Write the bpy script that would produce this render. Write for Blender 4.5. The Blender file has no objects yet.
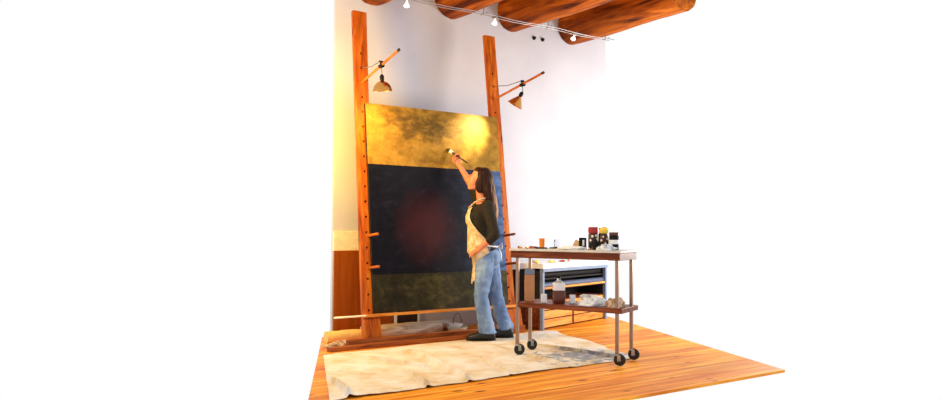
import bpy, bmesh, math, random
from mathutils import Vector, Matrix, noise

random.seed(7)
SC = bpy.context.scene
COL = SC.collection
R = math.radians
PI = math.pi

# ------------------------------------------------------------------ camera, sky, sun, exposure
cam_d = bpy.data.cameras.new('camera')
cam = bpy.data.objects.new('camera', cam_d)
COL.objects.link(cam)
cam_d.sensor_width = 36.0
cam_d.lens = 749.53 / 940.0 * 36.0
cam_d.shift_x = (470.0 - 469.0) / 940.0
cam_d.clip_start = 0.05
cam.matrix_world = (Matrix.Translation((0, 0, 1.1)) @ Matrix.Rotation(R(-34.84), 4, 'Z')
                    @ Matrix.Rotation(R(90 + 2.12), 4, 'X') @ Matrix.Rotation(R(0.387), 4, 'Z'))
SC.camera = cam

w = bpy.data.worlds.new('sky')
SC.world = w
w.use_nodes = True
w.node_tree.nodes['Background'].inputs['Color'].default_value = (1.0, 1.0, 1.0, 1)
w.node_tree.nodes['Background'].inputs['Strength'].default_value = 1.0

def light(name, kind, loc, energy, color, target=None, **kw):
    d = bpy.data.lights.new(name, kind)
    d.energy = energy
    d.color = color
    for k, v in kw.items():
        setattr(d, k, v)
    o = bpy.data.objects.new(name, d)
    COL.objects.link(o)
    o.location = loc
    if target is not None:
        o.rotation_euler = (Vector(target) - Vector(loc)).to_track_quat('-Z', 'Y').to_euler()
    return o

# daylight from the studio windows on the right, warm lamp glow from the left
light('window_daylight', 'AREA', (7.9, 4.6, 1.5), 150, (1.0, 0.96, 0.9), (5.4, 6.8, 1.2), shape='RECTANGLE', size=1.2, size_y=1.6)
light('room_lamp', 'POINT', (2.45, 6.2, 2.1), 170, (1.0, 0.56, 0.03), shadow_soft_size=0.12)

SC.view_settings.view_transform = 'Standard'
SC.view_settings.look = 'None'
SC.view_settings.exposure = 0.0
SC.view_settings.gamma = 1.0
SC.view_settings.use_curve_mapping = False

# ------------------------------------------------------------------ materials
def srgb(r, g, b):
    f = lambda c: (c / 255 / 12.92) if c / 255 <= 0.04045 else ((c / 255 + 0.055) / 1.055) ** 2.4
    return (f(r), f(g), f(b), 1.0)

class NT:
    def __init__(s, name, rough=0.5, metal=0.0, spec=0.5):
        s.m = bpy.data.materials.new(name)
        s.m.use_nodes = True
        s.t = s.m.node_tree
        s.b = s.t.nodes['Principled BSDF']
        s.b.inputs['Roughness'].default_value = rough
        s.b.inputs['Metallic'].default_value = metal
        s.b.inputs['Specular IOR Level'].default_value = spec
    def n(s, kind, **kw):
        x = s.t.nodes.new(kind)
        for k, v in kw.items():
            if k in x.inputs.keys():
                x.inputs[k].default_value = v
            else:
                setattr(x, k, v)
        return x
    def l(s, a, b):
        s.t.links.new(a, b)
    def coord(s, scale=(1, 1, 1), kind='Object', rot=(0, 0, 0), loc=(0, 0, 0)):
        c = s.n('ShaderNodeTexCoord')
        m = s.n('ShaderNodeMapping')
        m.inputs['Scale'].default_value = scale
        m.inputs['Rotation'].default_value = rot
        m.inputs['Location'].default_value = loc
        s.l(c.outputs[kind], m.inputs['Vector'])
        return m.outputs['Vector']
    def noise(s, vec, scale, detail=4, rough=0.55, dist=0.0):
        x = s.n('ShaderNodeTexNoise')
        x.inputs['Scale'].default_value = scale
        x.inputs['Detail'].default_value = detail
        x.inputs['Roughness'].default_value = rough
        x.inputs['Distortion'].default_value = dist
        s.l(vec, x.inputs['Vector'])
        return x.outputs['Fac']
    def ramp(s, fac, stops):
        x = s.n('ShaderNodeValToRGB')
        e = x.color_ramp.elements
        while len(e) > 1:
            e.remove(e[-1])
        e[0].position, e[0].color = stops[0]
        for p, c in stops[1:]:
            q = e.new(p)
            q.color = c
        s.l(fac, x.inputs['Fac'])
        return x.outputs['Color']
    def mix(s, fac, a, b, mode='MIX'):
        x = s.n('ShaderNodeMix')
        x.data_type = 'RGBA'
        x.blend_type = mode
        for v, i in ((fac, 0), (a, 6), (b, 7)):
            if hasattr(v, 'type') and hasattr(v, 'links'):
                s.l(v, x.inputs[i])
            else:
                x.inputs[i].default_value = v
        return x.outputs[2]
    def math(s, op, a, b=0.0, c=0.0):
        x = s.n('ShaderNodeMath')
        x.operation = op
        for v, i in ((a, 0), (b, 1), (c, 2)):
            if hasattr(v, 'links'):
                s.l(v, x.inputs[i])
            else:
                x.inputs[i].default_value = v
        return x.outputs[0]
    def sep(s, vec):
        x = s.n('ShaderNodeSeparateXYZ')
        s.l(vec, x.inputs[0])
        return x.outputs
    def color(s, c):
        if hasattr(c, 'links'):
            s.l(c, s.b.inputs['Base Color'])
        else:
            s.b.inputs['Base Color'].default_value = c
    def bump(s, fac, strength=0.3, dist=0.01):
        x = s.n('ShaderNodeBump')
        x.inputs['Strength'].default_value = strength
        x.inputs['Distance'].default_value = dist
        s.l(fac, x.inputs['Height'])
        s.l(x.outputs['Normal'], s.b.inputs['Normal'])

def plain(name, c, rough=0.55, metal=0.0, spec=0.4, var=0.12, scale=18, bump=0.0):
    n = NT(name, rough, metal, spec)
    f = n.noise(n.coord(), scale)
    lo = tuple(v * (1 - var) for v in c[:3]) + (1,)
    hi = tuple(min(1, v * (1 + var)) for v in c[:3]) + (1,)
    n.color(n.ramp(f, [(0.3, lo), (0.7, hi)]))
    if bump:
        n.bump(f, bump)
    return n.m

def wood(name, dark, mid, lite, axis='X', rough=0.5, grain=1.0, spec=0.14, knots=False):
    n = NT(name, rough, 0, spec)
    sc = {'X': (0.6, 9, 9), 'Y': (9, 0.6, 9), 'Z': (9, 9, 0.6)}[axis]
    v = n.coord(sc)
    f = n.noise(v, 3.2 * grain, 6, 0.6, 0.6)
    c = n.ramp(f, [(0.3, dark), (0.5, mid), (0.72, lite)])
    if knots:
        vo = n.n('ShaderNodeTexVoronoi')
        vo.inputs['Scale'].default_value = 3.0
        k = {'X': (0.7, 2, 2), 'Y': (2, 0.7, 2), 'Z': (2, 2, 0.7)}[axis]
        n.l(n.coord(k), vo.inputs['Vector'])
        kf = n.ramp(vo.outputs['Distance'], [(0.05, (1, 1, 1, 1)), (0.14, (0, 0, 0, 1))])
        c = n.mix(kf, c, tuple(x * 0.35 for x in dark[:3]) + (1,))
    n.color(c)
    n.bump(f, 0.08)
    return n.m

def emit(name, c, strength):
    n = NT(name)
    n.b.inputs['Base Color'].default_value = c
    n.b.inputs['Emission Color'].default_value = c
    n.b.inputs['Emission Strength'].default_value = strength
    return n.m

# plaster
n = NT('white_plaster', 0.9, 0, 0.1)
f1 = n.noise(n.coord(), 1.3, 5)
f2 = n.noise(n.coord(), 22, 5)
n.color(n.ramp(f1, [(0.3, srgb(193, 192, 200)), (0.7, srgb(206, 204, 210))]))
n.bump(f2, 0.12, 0.01)
M_PLASTER = n.m

# floor boards running along X
n = NT('pine_floor', 0.5, 0, 0.18)
xyz = n.sep(n.coord())
row = n.math('FLOOR', n.math('DIVIDE', xyz[1], 0.135))
fr = n.math('FRACT', n.math('DIVIDE', xyz[1], 0.135))
wn = n.n('ShaderNodeTexWhiteNoise')
wn.noise_dimensions = '1D'
n.l(row, wn.inputs['W'])
comb = n.n('ShaderNodeCombineXYZ')
n.l(n.math('MULTIPLY_ADD', row, 3.7, n.math('MULTIPLY', xyz[0], 0.55)), comb.inputs[0])
n.l(n.math('MULTIPLY', xyz[1], 9.0), comb.inputs[1])
g = n.noise(comb.outputs[0], 2.2, 6, 0.6, 0.5)
base = n.ramp(g, [(0.28, srgb(186, 92, 6)), (0.5, srgb(230, 146, 32)), (0.74, srgb(250, 198, 84))])
tone = n.ramp(wn.outputs['Value'], [(0.0, (0.72, 0.55, 0.4, 1)), (0.5, (0.98, 0.9, 0.75, 1)), (1.0, (1, 1, 1, 1))])
base = n.mix(1.0, base, tone, 'MULTIPLY')
vo = n.n('ShaderNodeTexVoronoi')
vo.inputs['Scale'].default_value = 3.2
n.l(n.coord((0.8, 2.4, 1)), vo.inputs['Vector'])
kn = n.ramp(vo.outputs['Distance'], [(0.06, (1, 1, 1, 1)), (0.17, (0, 0, 0, 1))])
base = n.mix(kn, base, srgb(96, 36, 6))
seam = n.math('LESS_THAN', fr, 0.035)
base = n.mix(seam, base, srgb(80, 32, 8))
n.color(base)
M_FLOOR = n.m

M_CEIL = wood('ceiling_boards', srgb(110, 58, 24), srgb(150, 86, 40), srgb(180, 110, 56), 'X', 0.6)
# peeled log beams
n = NT('log_beam', 0.6, 0, 0.1)
f = n.noise(n.coord((5, 0.5, 5)), 1.9, 6, 0.62, 0.7)
f2 = n.noise(n.coord((1.2, 0.5, 1.2)), 2.4, 3)
c = n.ramp(f, [(0.3, srgb(70, 26, 2)), (0.45, srgb(160, 76, 10)), (0.62, srgb(212, 114, 24)), (0.8, srgb(232, 152, 62))])
c = n.mix(n.ramp(f2, [(0.42, (0, 0, 0, 1)), (0.7, (0.75, 0.75, 0.75, 1))]), c, srgb(58, 18, 6))
n.color(c)
n.bump(f, 0.5, 0.02)
M_LOG = n.m

M_POST = wood('easel_pine', srgb(126, 50, 3), srgb(184, 86, 9), srgb(212, 124, 30), 'Z', 0.45, 0.8, knots=True)
M_DOWEL = wood('dowel_wood', srgb(140, 66, 20), srgb(186, 100, 38), srgb(206, 126, 58), 'Y')
M_DARKTIP = plain('dark_tip', srgb(40, 24, 16))
M_PEG = wood('peg_wood', srgb(70, 26, 10), srgb(118, 52, 22), srgb(160, 84, 40), 'Y')
M_RAIL = wood('rail_wood', srgb(84, 38, 12), srgb(140, 72, 28), srgb(176, 104, 48), 'X')
M_LEDGE = wood('ledge_wood', srgb(170, 92, 26), srgb(206, 124, 40), srgb(226, 150, 64), 'X')
M_BLACK = plain('black_iron', srgb(20, 18, 18), 0.55, spec=0.15)
M_RUBBER = plain('black_rubber', srgb(22, 21, 21), 0.6)
M_STEEL = plain('brushed_steel', srgb(176, 174, 172), 0.32, 1.0, var=0.08)
M_WIRE = plain('galvanised_wire', srgb(168, 166, 166), 0.35, 0.8)
M_CORD = plain('grey_cord', srgb(96, 98, 100), 0.6)
M_BOWL = plain('spun_aluminium', srgb(206, 146, 76), 0.25, 1.0, var=0.04)
M_BULB = emit('lamp_bulb_glow', (1.0, 0.72, 0.36, 1), 14)
M_HALO = emit('halogen_glow', (1.0, 0.9, 0.74, 1), 1.3)
M_GLASS = NT('clear_glass', 0.06)
M_GLASS.b.inputs['Transmission Weight'].default_value = 1.0
M_GLASS.b.inputs['Base Color'].default_value = srgb(236, 240, 244)
M_GLASS = M_GLASS.m

# painting: gold band, dark indigo field, umber band (local z is height on the canvas)
n = NT('oil_painting', 0.5, 0, 0.1)
co = n.coord()
x_, y_, z_ = n.sep(co)
big = n.noise(co, 2.2, 6, 0.62, 0.6)
fine = n.noise(n.coord((1, 1, 1.6)), 7.5, 7, 0.7, 0.4)
gold = n.ramp(n.math('ADD', n.math('MULTIPLY', big, 0.55), n.math('MULTIPLY', fine, 0.45)),
              [(0.34, srgb(88, 64, 18)), (0.46, srgb(138, 102, 32)), (0.57, srgb(170, 128, 46)), (0.72, srgb(190, 152, 74))])
# smoky top-centre patch of the gold band
dx = n.math('SUBTRACT', x_, 0.62)
dz = n.math('SUBTRACT', z_, 1.86)
rr = n.math('ADD', n.math('MULTIPLY', n.math('MULTIPLY', dx, dx), 3.2), n.math('MULTIPLY', n.math('MULTIPLY', dz, dz), 26))
rr = n.math('ADD', rr, n.math('MULTIPLY', n.math('SUBTRACT', fine, 0.5), 2.2))
smoke = n.ramp(rr, [(0.0, (0.8, 0.8, 0.8, 1)), (0.75, (0, 0, 0, 1))])
gold = n.mix(smoke, gold, srgb(74, 56, 22))
ind = n.ramp(fine, [(0.32, srgb(8, 8, 15)), (0.55, srgb(16, 16, 27)), (0.75, srgb(34, 32, 50))])
mx = n.math('SUBTRACT', x_, 0.62)
mz = n.math('SUBTRACT', z_, 0.85)
mr = n.math('ADD', n.math('MULTIPLY', n.math('MULTIPLY', mx, mx), 6), n.math('MULTIPLY', n.math('MULTIPLY', mz, mz), 5))
mr = n.math('ADD', mr, n.math('MULTIPLY', n.math('SUBTRACT', big, 0.5), 1.6))
maroon = n.ramp(mr, [(0.0, (0.75, 0.75, 0.75, 1)), (0.35, (0.4, 0.4, 0.4, 1)), (1.0, (0, 0, 0, 1))])
ind = n.mix(maroon, ind, srgb(62, 24, 28))
bx_ = n.math('ADD', x_, n.math('MULTIPLY', n.math('SUBTRACT', n.math('ADD', big, n.math('MULTIPLY', fine, 0.4)), 0.7), 0.45))
blue = n.ramp(n.math('MULTIPLY_ADD', bx_, 1.25, -0.98), [(0.0, (0, 0, 0, 1)), (0.3, (0.03, 0.03, 0.03, 1)), (0.6, (0.16, 0.16, 0.16, 1)), (0.8, (0.6, 0.6, 0.6, 1)), (1.0, (1, 1, 1, 1))])
ind = n.mix(blue, ind, n.ramp(fine, [(0.35, srgb(44, 62, 104)), (0.7, srgb(88, 122, 172))]))
umb = n.ramp(n.math('ADD', n.math('MULTIPLY', big, 0.5), n.math('MULTIPLY', fine, 0.5)),
             [(0.38, srgb(24, 22, 14)), (0.52, srgb(46, 42, 24)), (0.66, srgb(82, 74, 40))])
col = n.mix(n.math('GREATER_THAN', z_, 0.362), umb, ind)
col = n.mix(n.math('GREATER_THAN', z_, 1.43), col, gold)
n.color(col)
n.bump(fine, 0.15, 0.01)
M_PAINT = n.m
M_CANVASEDGE = plain('painted_canvas_edge', srgb(34, 24, 20), 0.7)

# drop cloth: cream canvas, ochre washes, blue-grey paint stains
n = NT('canvas_drop_cloth', 0.9, 0, 0.1)
co = n.coord()
x_, y_, z_ = n.sep(co)
f = n.noise(co, 3.2, 6, 0.65)
f3 = n.noise(co, 9, 6, 0.7, 0.5)
c = n.ramp(f, [(0.32, srgb(196, 166, 122)), (0.46, srgb(212, 196, 170)), (0.62, srgb(222, 216, 206))])
sx = n.math('SUBTRACT', x_, 1.5)
sy = n.math('SUBTRACT', y_, -0.42)
sr = n.math('ADD', n.math('MULTIPLY', n.math('MULTIPLY', sx, sx), 2.2), n.math('MULTIPLY', n.math('MULTIPLY', sy, sy), 2.6))
sr = n.math('ADD', sr, n.math('MULTIPLY', n.math('SUBTRACT', f3, 0.5), 3.4))
st = n.ramp(sr, [(0.0, (0.75, 0.75, 0.75, 1)), (0.35, (0, 0, 0, 1))])
c = n.mix(st, c, srgb(104, 116, 136))
sp = n.noise(co, 30, 2)
c = n.mix(n.ramp(sp, [(0.7, (0, 0, 0, 1)), (0.76, (0.6, 0.6, 0.6, 1))]), c, srgb(150, 120, 80))
n.color(c)
n.bump(f3, 0.25, 0.01)
M_CLOTH = n.m

M_SKIN = plain('warm_skin', srgb(216, 136, 94), 0.5, var=0.05)
M_EYE = plain('eye_white', srgb(236, 232, 226), 0.25, var=0.02)
n = NT('long_brown_hair', 0.5, 0, 0.15)
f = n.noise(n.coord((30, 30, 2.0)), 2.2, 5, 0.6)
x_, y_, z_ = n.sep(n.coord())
rim_light = n.ramp(n.math('ADD', x_, n.math('MULTIPLY', n.math('SUBTRACT', f, 0.5), 0.12)),
            [(0.04, (0, 0, 0, 1)), (0.1, (1, 1, 1, 1))])  # rim light along the back edge, painted into the hair colour
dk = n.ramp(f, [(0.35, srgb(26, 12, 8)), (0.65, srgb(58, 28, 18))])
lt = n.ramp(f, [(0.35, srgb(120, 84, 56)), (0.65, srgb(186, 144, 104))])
n.color(n.mix(rim_light, dk, lt))
n.bump(f, 0.5, 0.01)
M_HAIR = n.m
M_SHIRT = plain('dark_olive_knit', srgb(46, 40, 32), 0.85, spec=0.15, var=0.2, scale=40, bump=0.15)
n = NT('faded_denim', 0.85, 0, 0.15)
f = n.noise(n.coord((1, 1, 0.4)), 7, 6, 0.65)
f2 = n.noise(n.coord((60, 60, 6)), 8, 2)
n.color(n.mix(0.25, n.ramp(f, [(0.3, srgb(52, 78, 126)), (0.48, srgb(96, 128, 176)), (0.68, srgb(152, 180, 212))]),
              n.ramp(f2, [(0.3, srgb(60, 84, 130)), (0.7, srgb(190, 208, 228))])))
n.bump(f, 0.5, 0.02)
M_DENIM = n.m
n = NT('stained_apron', 0.85, 0, 0.15)
f = n.noise(n.coord(), 14, 5, 0.65)
n.color(n.ramp(f, [(0.34, srgb(186, 142, 84)), (0.5, srgb(224, 196, 146)), (0.66, srgb(238, 222, 190))]))
M_APRON = n.m
M_SHOE = plain('black_leather', srgb(24, 24, 28), 0.4)
M_FERRULE = plain('pale_ferrule', srgb(232, 222, 200), 0.4)
M_BRISTLE = plain('dark_bristle', srgb(58, 48, 40), 0.8)
M_HANDLE = plain('dark_brush_handle', srgb(52, 26, 18), 0.4)

M_TABLE = wood('table_redwood', srgb(66, 26, 12), srgb(104, 48, 24), srgb(142, 78, 44), 'X', 0.4)
M_TTOP = plain('worn_grey_tabletop', srgb(196, 190, 178), 0.5, var=0.18, scale=9)
M_LEG = plain('bronzed_steel_leg', srgb(150, 122, 102), 0.35, 0.85, var=0.1)
M_WHITE = plain('white_paint', srgb(232, 232, 234), 0.55, var=0.03)
M_BLUEGREY = plain('blue_grey_metal', srgb(116, 130, 156), 0.5, 0.0)
M_TUBE = plain('slate_tube', srgb(74, 82, 106), 0.4, 0.0)
M_INTERIOR = plain('black_shelf_interior', srgb(22, 18, 18), 0.8)
M_DRAWER = wood('light_drawer_wood', srgb(168, 96, 34), srgb(206, 140, 64), srgb(228, 172, 96), 'X', 0.5)
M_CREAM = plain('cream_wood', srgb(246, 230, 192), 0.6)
M_KRAFT = plain('kraft_card', srgb(190, 134, 92), 0.8, var=0.08)
M_TAN = plain('tan_card', srgb(196, 160, 118), 0.8)
M_AMBER = plain('amber_liquid', srgb(92, 40, 20), 0.25)
M_LABEL = plain('white_label', srgb(232, 230, 230), 0.7, var=0.04)
M_LABELTXT = plain('rose_print', srgb(206, 150, 130), 0.7)
M_ORANGE = plain('orange_plastic', srgb(232, 130, 34), 0.4, var=0.05)
M_RED = plain('red_plastic', srgb(160, 34, 26), 0.4)
M_YELLOW = plain('yellow_plastic', srgb(232, 196, 70), 0.4)
M_BLUE = plain('blue_plastic', srgb(110, 146, 196), 0.4)
M_GREEN = plain('dark_green_enamel', srgb(28, 40, 32), 0.4)
n = NT('speckled_tin', 0.45, 0, 0.4)
vo = n.n('ShaderNodeTexVoronoi')
vo.inputs['Scale'].default_value = 34
n.l(n.coord(), vo.inputs['Vector'])
n.color(n.ramp(vo.outputs['Distance'], [(0.28, srgb(232, 222, 206)), (0.36, srgb(190, 96, 50)), (0.44, srgb(30, 24, 24))]))
M_SPECK = n.m
n = NT('paint_smeared_rag', 0.9, 0, 0.1)
f = n.noise(n.coord(), 11, 5, 0.6, 0.8)
n.color(n.ramp(f, [(0.36, srgb(110, 122, 134)), (0.46, srgb(216, 218, 222)), (0.7, srgb(236, 236, 236))]))
n.bump(f, 0.5, 0.02)
M_RAG = n.m
n = NT('dirty_beige_rag', 0.9, 0, 0.1)
f = n.noise(n.coord(), 12, 5, 0.6, 0.8)
n.color(n.ramp(f, [(0.36, srgb(120, 92, 66)), (0.5, srgb(196, 168, 136)), (0.7, srgb(226, 214, 196))]))
M_RAG2 = n.m
n = NT('wrapped_paper', 0.45, 0, 0.4)
f = n.noise(n.coord((0.7, 3, 3)), 5, 5, 0.6, 1.0)
n.color(n.ramp(f, [(0.34, srgb(150, 120, 98)), (0.5, srgb(204, 184, 164)), (0.7, srgb(232, 224, 214))]))
n.bump(f, 0.5, 0.02)
M_WRAP = n.m
M_YROLL = plain('yellowed_canvas_roll', srgb(232, 190, 106), 0.8, var=0.1)
M_BOARD = wood('brown_hardboard', srgb(134, 60, 8), srgb(152, 72, 12), srgb(166, 84, 20), 'Z', 0.7, 0.4)
M_BOARD2 = plain('dark_brown_board', srgb(44, 24, 18), 0.6)
M_PALEGREEN = plain('pale_enamel', srgb(206, 208, 190), 0.5)

# ------------------------------------------------------------------ mesh builder
def basis(d):
    d = Vector(d).normalized()
    a = Vector((0, 0, 1)) if abs(d.z) < 0.9 else Vector((1, 0, 0))
    x = d.cross(a).normalized()
    return x, d.cross(x).normalized(), d

class MB:
    def __init__(s):
        s.bm = bmesh.new()
    def box(s, c, size, rot=None, bevel=0.0, seg=2):
        m = Matrix.Translation(c) @ (rot.to_4x4() if rot else Matrix.Identity(4)) @ Matrix.Diagonal((*size, 1))
        r = bmesh.ops.create_cube(s.bm, size=1.0, matrix=m)
        if bevel:
            es = list({e for v in r['verts'] for e in v.link_edges})
            bmesh.ops.bevel(s.bm, geom=es, offset=bevel, segments=seg, affect='EDGES', profile=0.5)
        return s
    def ring_loft(s, rings, cap=True):
        vs = [[s.bm.verts.new(p) for p in ring] for ring in rings]
        k = len(vs[0])
        for a, b in zip(vs, vs[1:]):
            for i in range(k):
                s.bm.faces.new((a[i], a[(i + 1) % k], b[(i + 1) % k], b[i]))
        if cap:
            s.bm.faces.new(list(reversed(vs[0])))
            s.bm.faces.new(vs[-1])
        return s
    def cyl(s, p, q, r1, r2=None, seg=20):
        r2 = r1 if r2 is None else r2
        p, q = Vector(p), Vector(q)
        x, y, d = basis(q - p)
        rr = []
        for c, r in ((p, r1), (q, r2)):
            rr.append([c + x * r * math.cos(2 * PI * i / seg) + y * r * math.sin(2 * PI * i / seg) for i in range(seg)])
        return s.ring_loft(rr)
    def lathe(s, p, d, prof, seg=24, cap=True):
        # prof: (distance along d, radius)
        p = Vector(p)
        x, y, d = basis(d)
        rr = [[p + d * h + (x * math.cos(2 * PI * i / seg) + y * math.sin(2 * PI * i / seg)) * max(r, 1e-4) for i in range(seg)] for h, r in prof]
        return s.ring_loft(rr, cap)
    def tube(s, pts, r, seg=8):
        pts = [Vector(p) for p in pts]
        rs = r if isinstance(r, (list, tuple)) else [r] * len(pts)
        rr = []
        x = None
        for i, p in enumerate(pts):
            d = (pts[min(i + 1, len(pts) - 1)] - pts[max(i - 1, 0)]).normalized()
            if x is None:
                x, y, _ = basis(d)
            else:
                x = (x - d * x.dot(d)).normalized()
            y = d.cross(x)
            rr.append([p + (x * math.cos(2 * PI * k / seg) + y * math.sin(2 * PI * k / seg)) * rs[i] for k in range(seg)])
        return s.ring_loft(rr)
    def ball(s, c, r, seg=16, rot=None):
        r = (r, r, r) if isinstance(r, (int, float)) else r
        m = Matrix.Translation(c) @ (rot.to_4x4() if rot else Matrix.Identity(4)) @ Matrix.Diagonal((*r, 1))
        bmesh.ops.create_uvsphere(s.bm, u_segments=seg, v_segments=max(8, seg * 2 // 3), radius=1.0, matrix=m)
        return s
    def cap(s, p, q, r1, r2=None, seg=14):
        # tapered capsule
        r2 = r1 if r2 is None else r2
        s.cyl(p, q, r1, r2, seg)
        s.ball(p, r1 * 1.0, seg)
        s.ball(q, r2 * 1.0, seg)
        return s
    def prism(s, poly, thick_vec):
        a = [s.bm.verts.new(p) for p in poly]
        t = Vector(thick_vec)
        b = [s.bm.verts.new(Vector(p) + t) for p in poly]
        k = len(a)
        s.bm.faces.new(a)
        s.bm.faces.new(list(reversed(b)))
        for i in range(k):
            s.bm.faces.new((a[(i + 1) % k], a[i], b[i], b[(i + 1) % k]))
        return s
    def mesh(s, name):
        bmesh.ops.recalc_face_normals(s.bm, faces=s.bm.faces[:])
        me = bpy.data.meshes.new(name)
        s.bm.to_mesh(me)
        s.bm.free()
        return me
    def build(s, name, mat, parent=None, smooth=False, loc=None, me=None):
        me = me or s.mesh(name)
        o = bpy.data.objects.new(name, me)
        COL.objects.link(o)
        me.materials.append(mat)
        if smooth:
            me.polygons.foreach_set('use_smooth', [True] * len(me.polygons))
            if smooth != 'all':
                me.set_sharp_from_angle(angle=R(38))
        if parent is not None:
            o.parent = parent
        if loc is not None:
            o.location = loc
        return o

def baked(me, *mods):
    """mesh with modifiers applied (no operators)"""
    o = bpy.data.objects.new('bake', me)
    COL.objects.link(o)
    for kind, kw in mods:
        m = o.modifiers.new(kind, kind)
        for k, v in kw.items():
            setattr(m, k, v)
    dg = bpy.context.evaluated_depsgraph_get()
    dg.update()
    r = bpy.data.meshes.new_from_object(o.evaluated_get(dg))
    bpy.data.objects.remove(o)
    return r

def tag(o, label, cat, group=None):
    o['label'] = label
    o['category'] = cat
    if group:
        o['group'] = group
    return o

def thing(name, label, cat, loc=(0, 0, 0), rz=0.0, group=None):
    o = bpy.data.objects.new(name, None)
    COL.objects.link(o)
    o.empty_display_size = 0.1
    o.location = loc
    o.rotation_euler = (0, 0, rz)
    return tag(o, label, cat, group)

def struct(o, label=None, cat=None):
    o['kind'] = 'structure'
    if label:
        o['label'] = label
        o['category'] = cat
    return o

def fbm(p, s=1.0, o=3):
    return sum(noise.noise(Vector(p) * s * 2 ** k) / 2 ** k for k in range(o))

# ------------------------------------------------------------------ setting
FX0, FX1, FY0, WY = 2.0, 6.65, 3.45, 7.0
CEIL = 3.87
struct(MB().prism([(1.40, FY0, 0), (5.44, FY0, 0), (6.95, WY, 0), (3.1, WY, 0)], (0, 0, -0.02)).build('floor', M_FLOOR),
       'honey pine plank floor with knots', 'floor')
struct(MB().box(((3.2 + 7.04) / 2, WY + 0.02, CEIL / 2), (7.04 - 3.2, 0.04, CEIL)).build('wall_back', M_PLASTER),
       'white plaster wall behind the easel', 'wall')
struct(MB().box(((3.2 + 7.04) / 2, (5.15 + WY + 0.04) / 2, CEIL + 0.03), (7.04 - 3.2, WY + 0.04 - 5.15, 0.06)).build('ceiling', M_CEIL),
       'wooden ceiling above the log beams', 'ceiling')
struct(MB().box((3.6, WY - 0.012, 0.955), (0.8, 0.024, 0.2), bevel=0.004).build('light_band_1', M_CREAM),  # added strip, its pale colour stands in for a brighter lit wall band
       'added cream strip imitating a lighter lit band of wall above the brown board', 'light_band')

def log_beam(x, z, r, seed, label):
    rings = []
    y0, y1 = 5.2, WY - 0.002
    for i in range(26):
        t = i / 25
        y = y0 + (y1 - y0) * t
        k = 1 + 0.05 * fbm((seed, y * 1.4, 0), 1)
        ring = []
        for j in range(32):
            a = 2 * PI * j / 32
            rad = r * k * (1 + 0.05 * fbm((seed + math.cos(a), math.sin(a), y * 0.6), 1.3))
            ring.append((x + rad * math.cos(a) + 0.02 * math.sin(y * 2 + seed), y, z + rad * math.sin(a)))
        rings.append(ring)
    o = MB().ring_loft(rings).build('ceiling_beam', M_LOG, smooth=True)
    me = o.data
    c = Vector((x, y1, z))
    me.transform(Matrix.Translation(-c))
    o.location = c
    return tag(o, label, 'beam', 'peeled log beams under the ceiling')

log_beam(3.60, 3.65, 0.225, 1.0, 'round log beam above the left easel post, leftmost of the four')
log_beam(4.60, 3.685, 0.235, 5.3, 'round log beam above the gold top of the painting, second from the left')
log_beam(5.49, 3.655, 0.215, 9.1, 'thick log beam right of the right easel post top, third from the left')
log_beam(6.41, 3.64, 0.215, 13.7, 'round log beam at the upper right, rightmost of the four')

for x, lab in ((5.82, 'small black wall hook below the third log beam, left one of the pair'),
               (5.955, 'small black wall hook nearer the rightmost log beam, right one of the pair')):
    o = MB().lathe((0, 0, 0), (0, -1, 0), [(0, 0.024), (0.008, 0.024), (0.010, 0.012), (0.018, 0.012), (0.02, 0.018), (0.026, 0.016)]).build('wall_hook', M_BLACK, smooth=True, loc=(x, WY, 3.418))
    tag(o, lab, 'hook', 'black hooks on the wall')

# ------------------------------------------------------------------ low-voltage cable lights
CY = 6.4
tr = thing('cable_light_track', 'pair of thin steel cables strung beneath the log beams', 'light track', (5.2, CY, 3.36))
for dy, dz in ((0.0, 0.0), (-0.085, -0.008)):
    pts = []
    for i in range(25):
        t = i / 24
        pts.append((-1.62 + 2.92 * t, dy, dz + 0.008 * math.cos(t * PI * 6)))
    MB().tube(pts, 0.0042, 6).build('cable', M_WIRE, tr, 'all')
for x in (-1.6, 1.2, -0.6, 0.3):
    b = MB()
    b.cyl((x, -0.1, 0.006), (x, 0.015, 0.006), 0.006, seg=8)
    b.cyl((x, -0.04, 0.0), (x, -0.04, 0.064), 0.005, seg=8)
    b.build('standoff', M_WIRE, tr, True)

def halogen(px, label, tilt):
    t = thing('cable_spotlight', label, 'spotlight', (px, CY - 0.042, 3.352), 0, 'small spotlights hanging on the cables')
    b = MB()
    b.cyl((0, -0.055, 0.003), (0, 0.05, 0.003), 0.007, seg=10)
    b.cyl((0, 0, 0.0), (0, 0, -0.025), 0.007, seg=10)
    b.build('bracket', M_STEEL, t, True)
    d = Vector((tilt, -0.2, -1)).normalized()
    MB().lathe((0, 0, -0.022), d, [(0, 0.009), (0.02, 0.011), (0.03, 0.016), (0.055, 0.028), (0.06, 0.029), (0.056, 0.022)], 20).build('glass_shade', M_HALO, t, True)
    return t
halogen(3.665, 'small cable spotlight near the ceiling left of the second log beam', -0.2)
halogen(4.75, 'small cable spotlight hanging above the right easel post', -0.3)
halogen(5.895, 'small cable spotlight in front of the rightmost log beam', -0.6)

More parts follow.
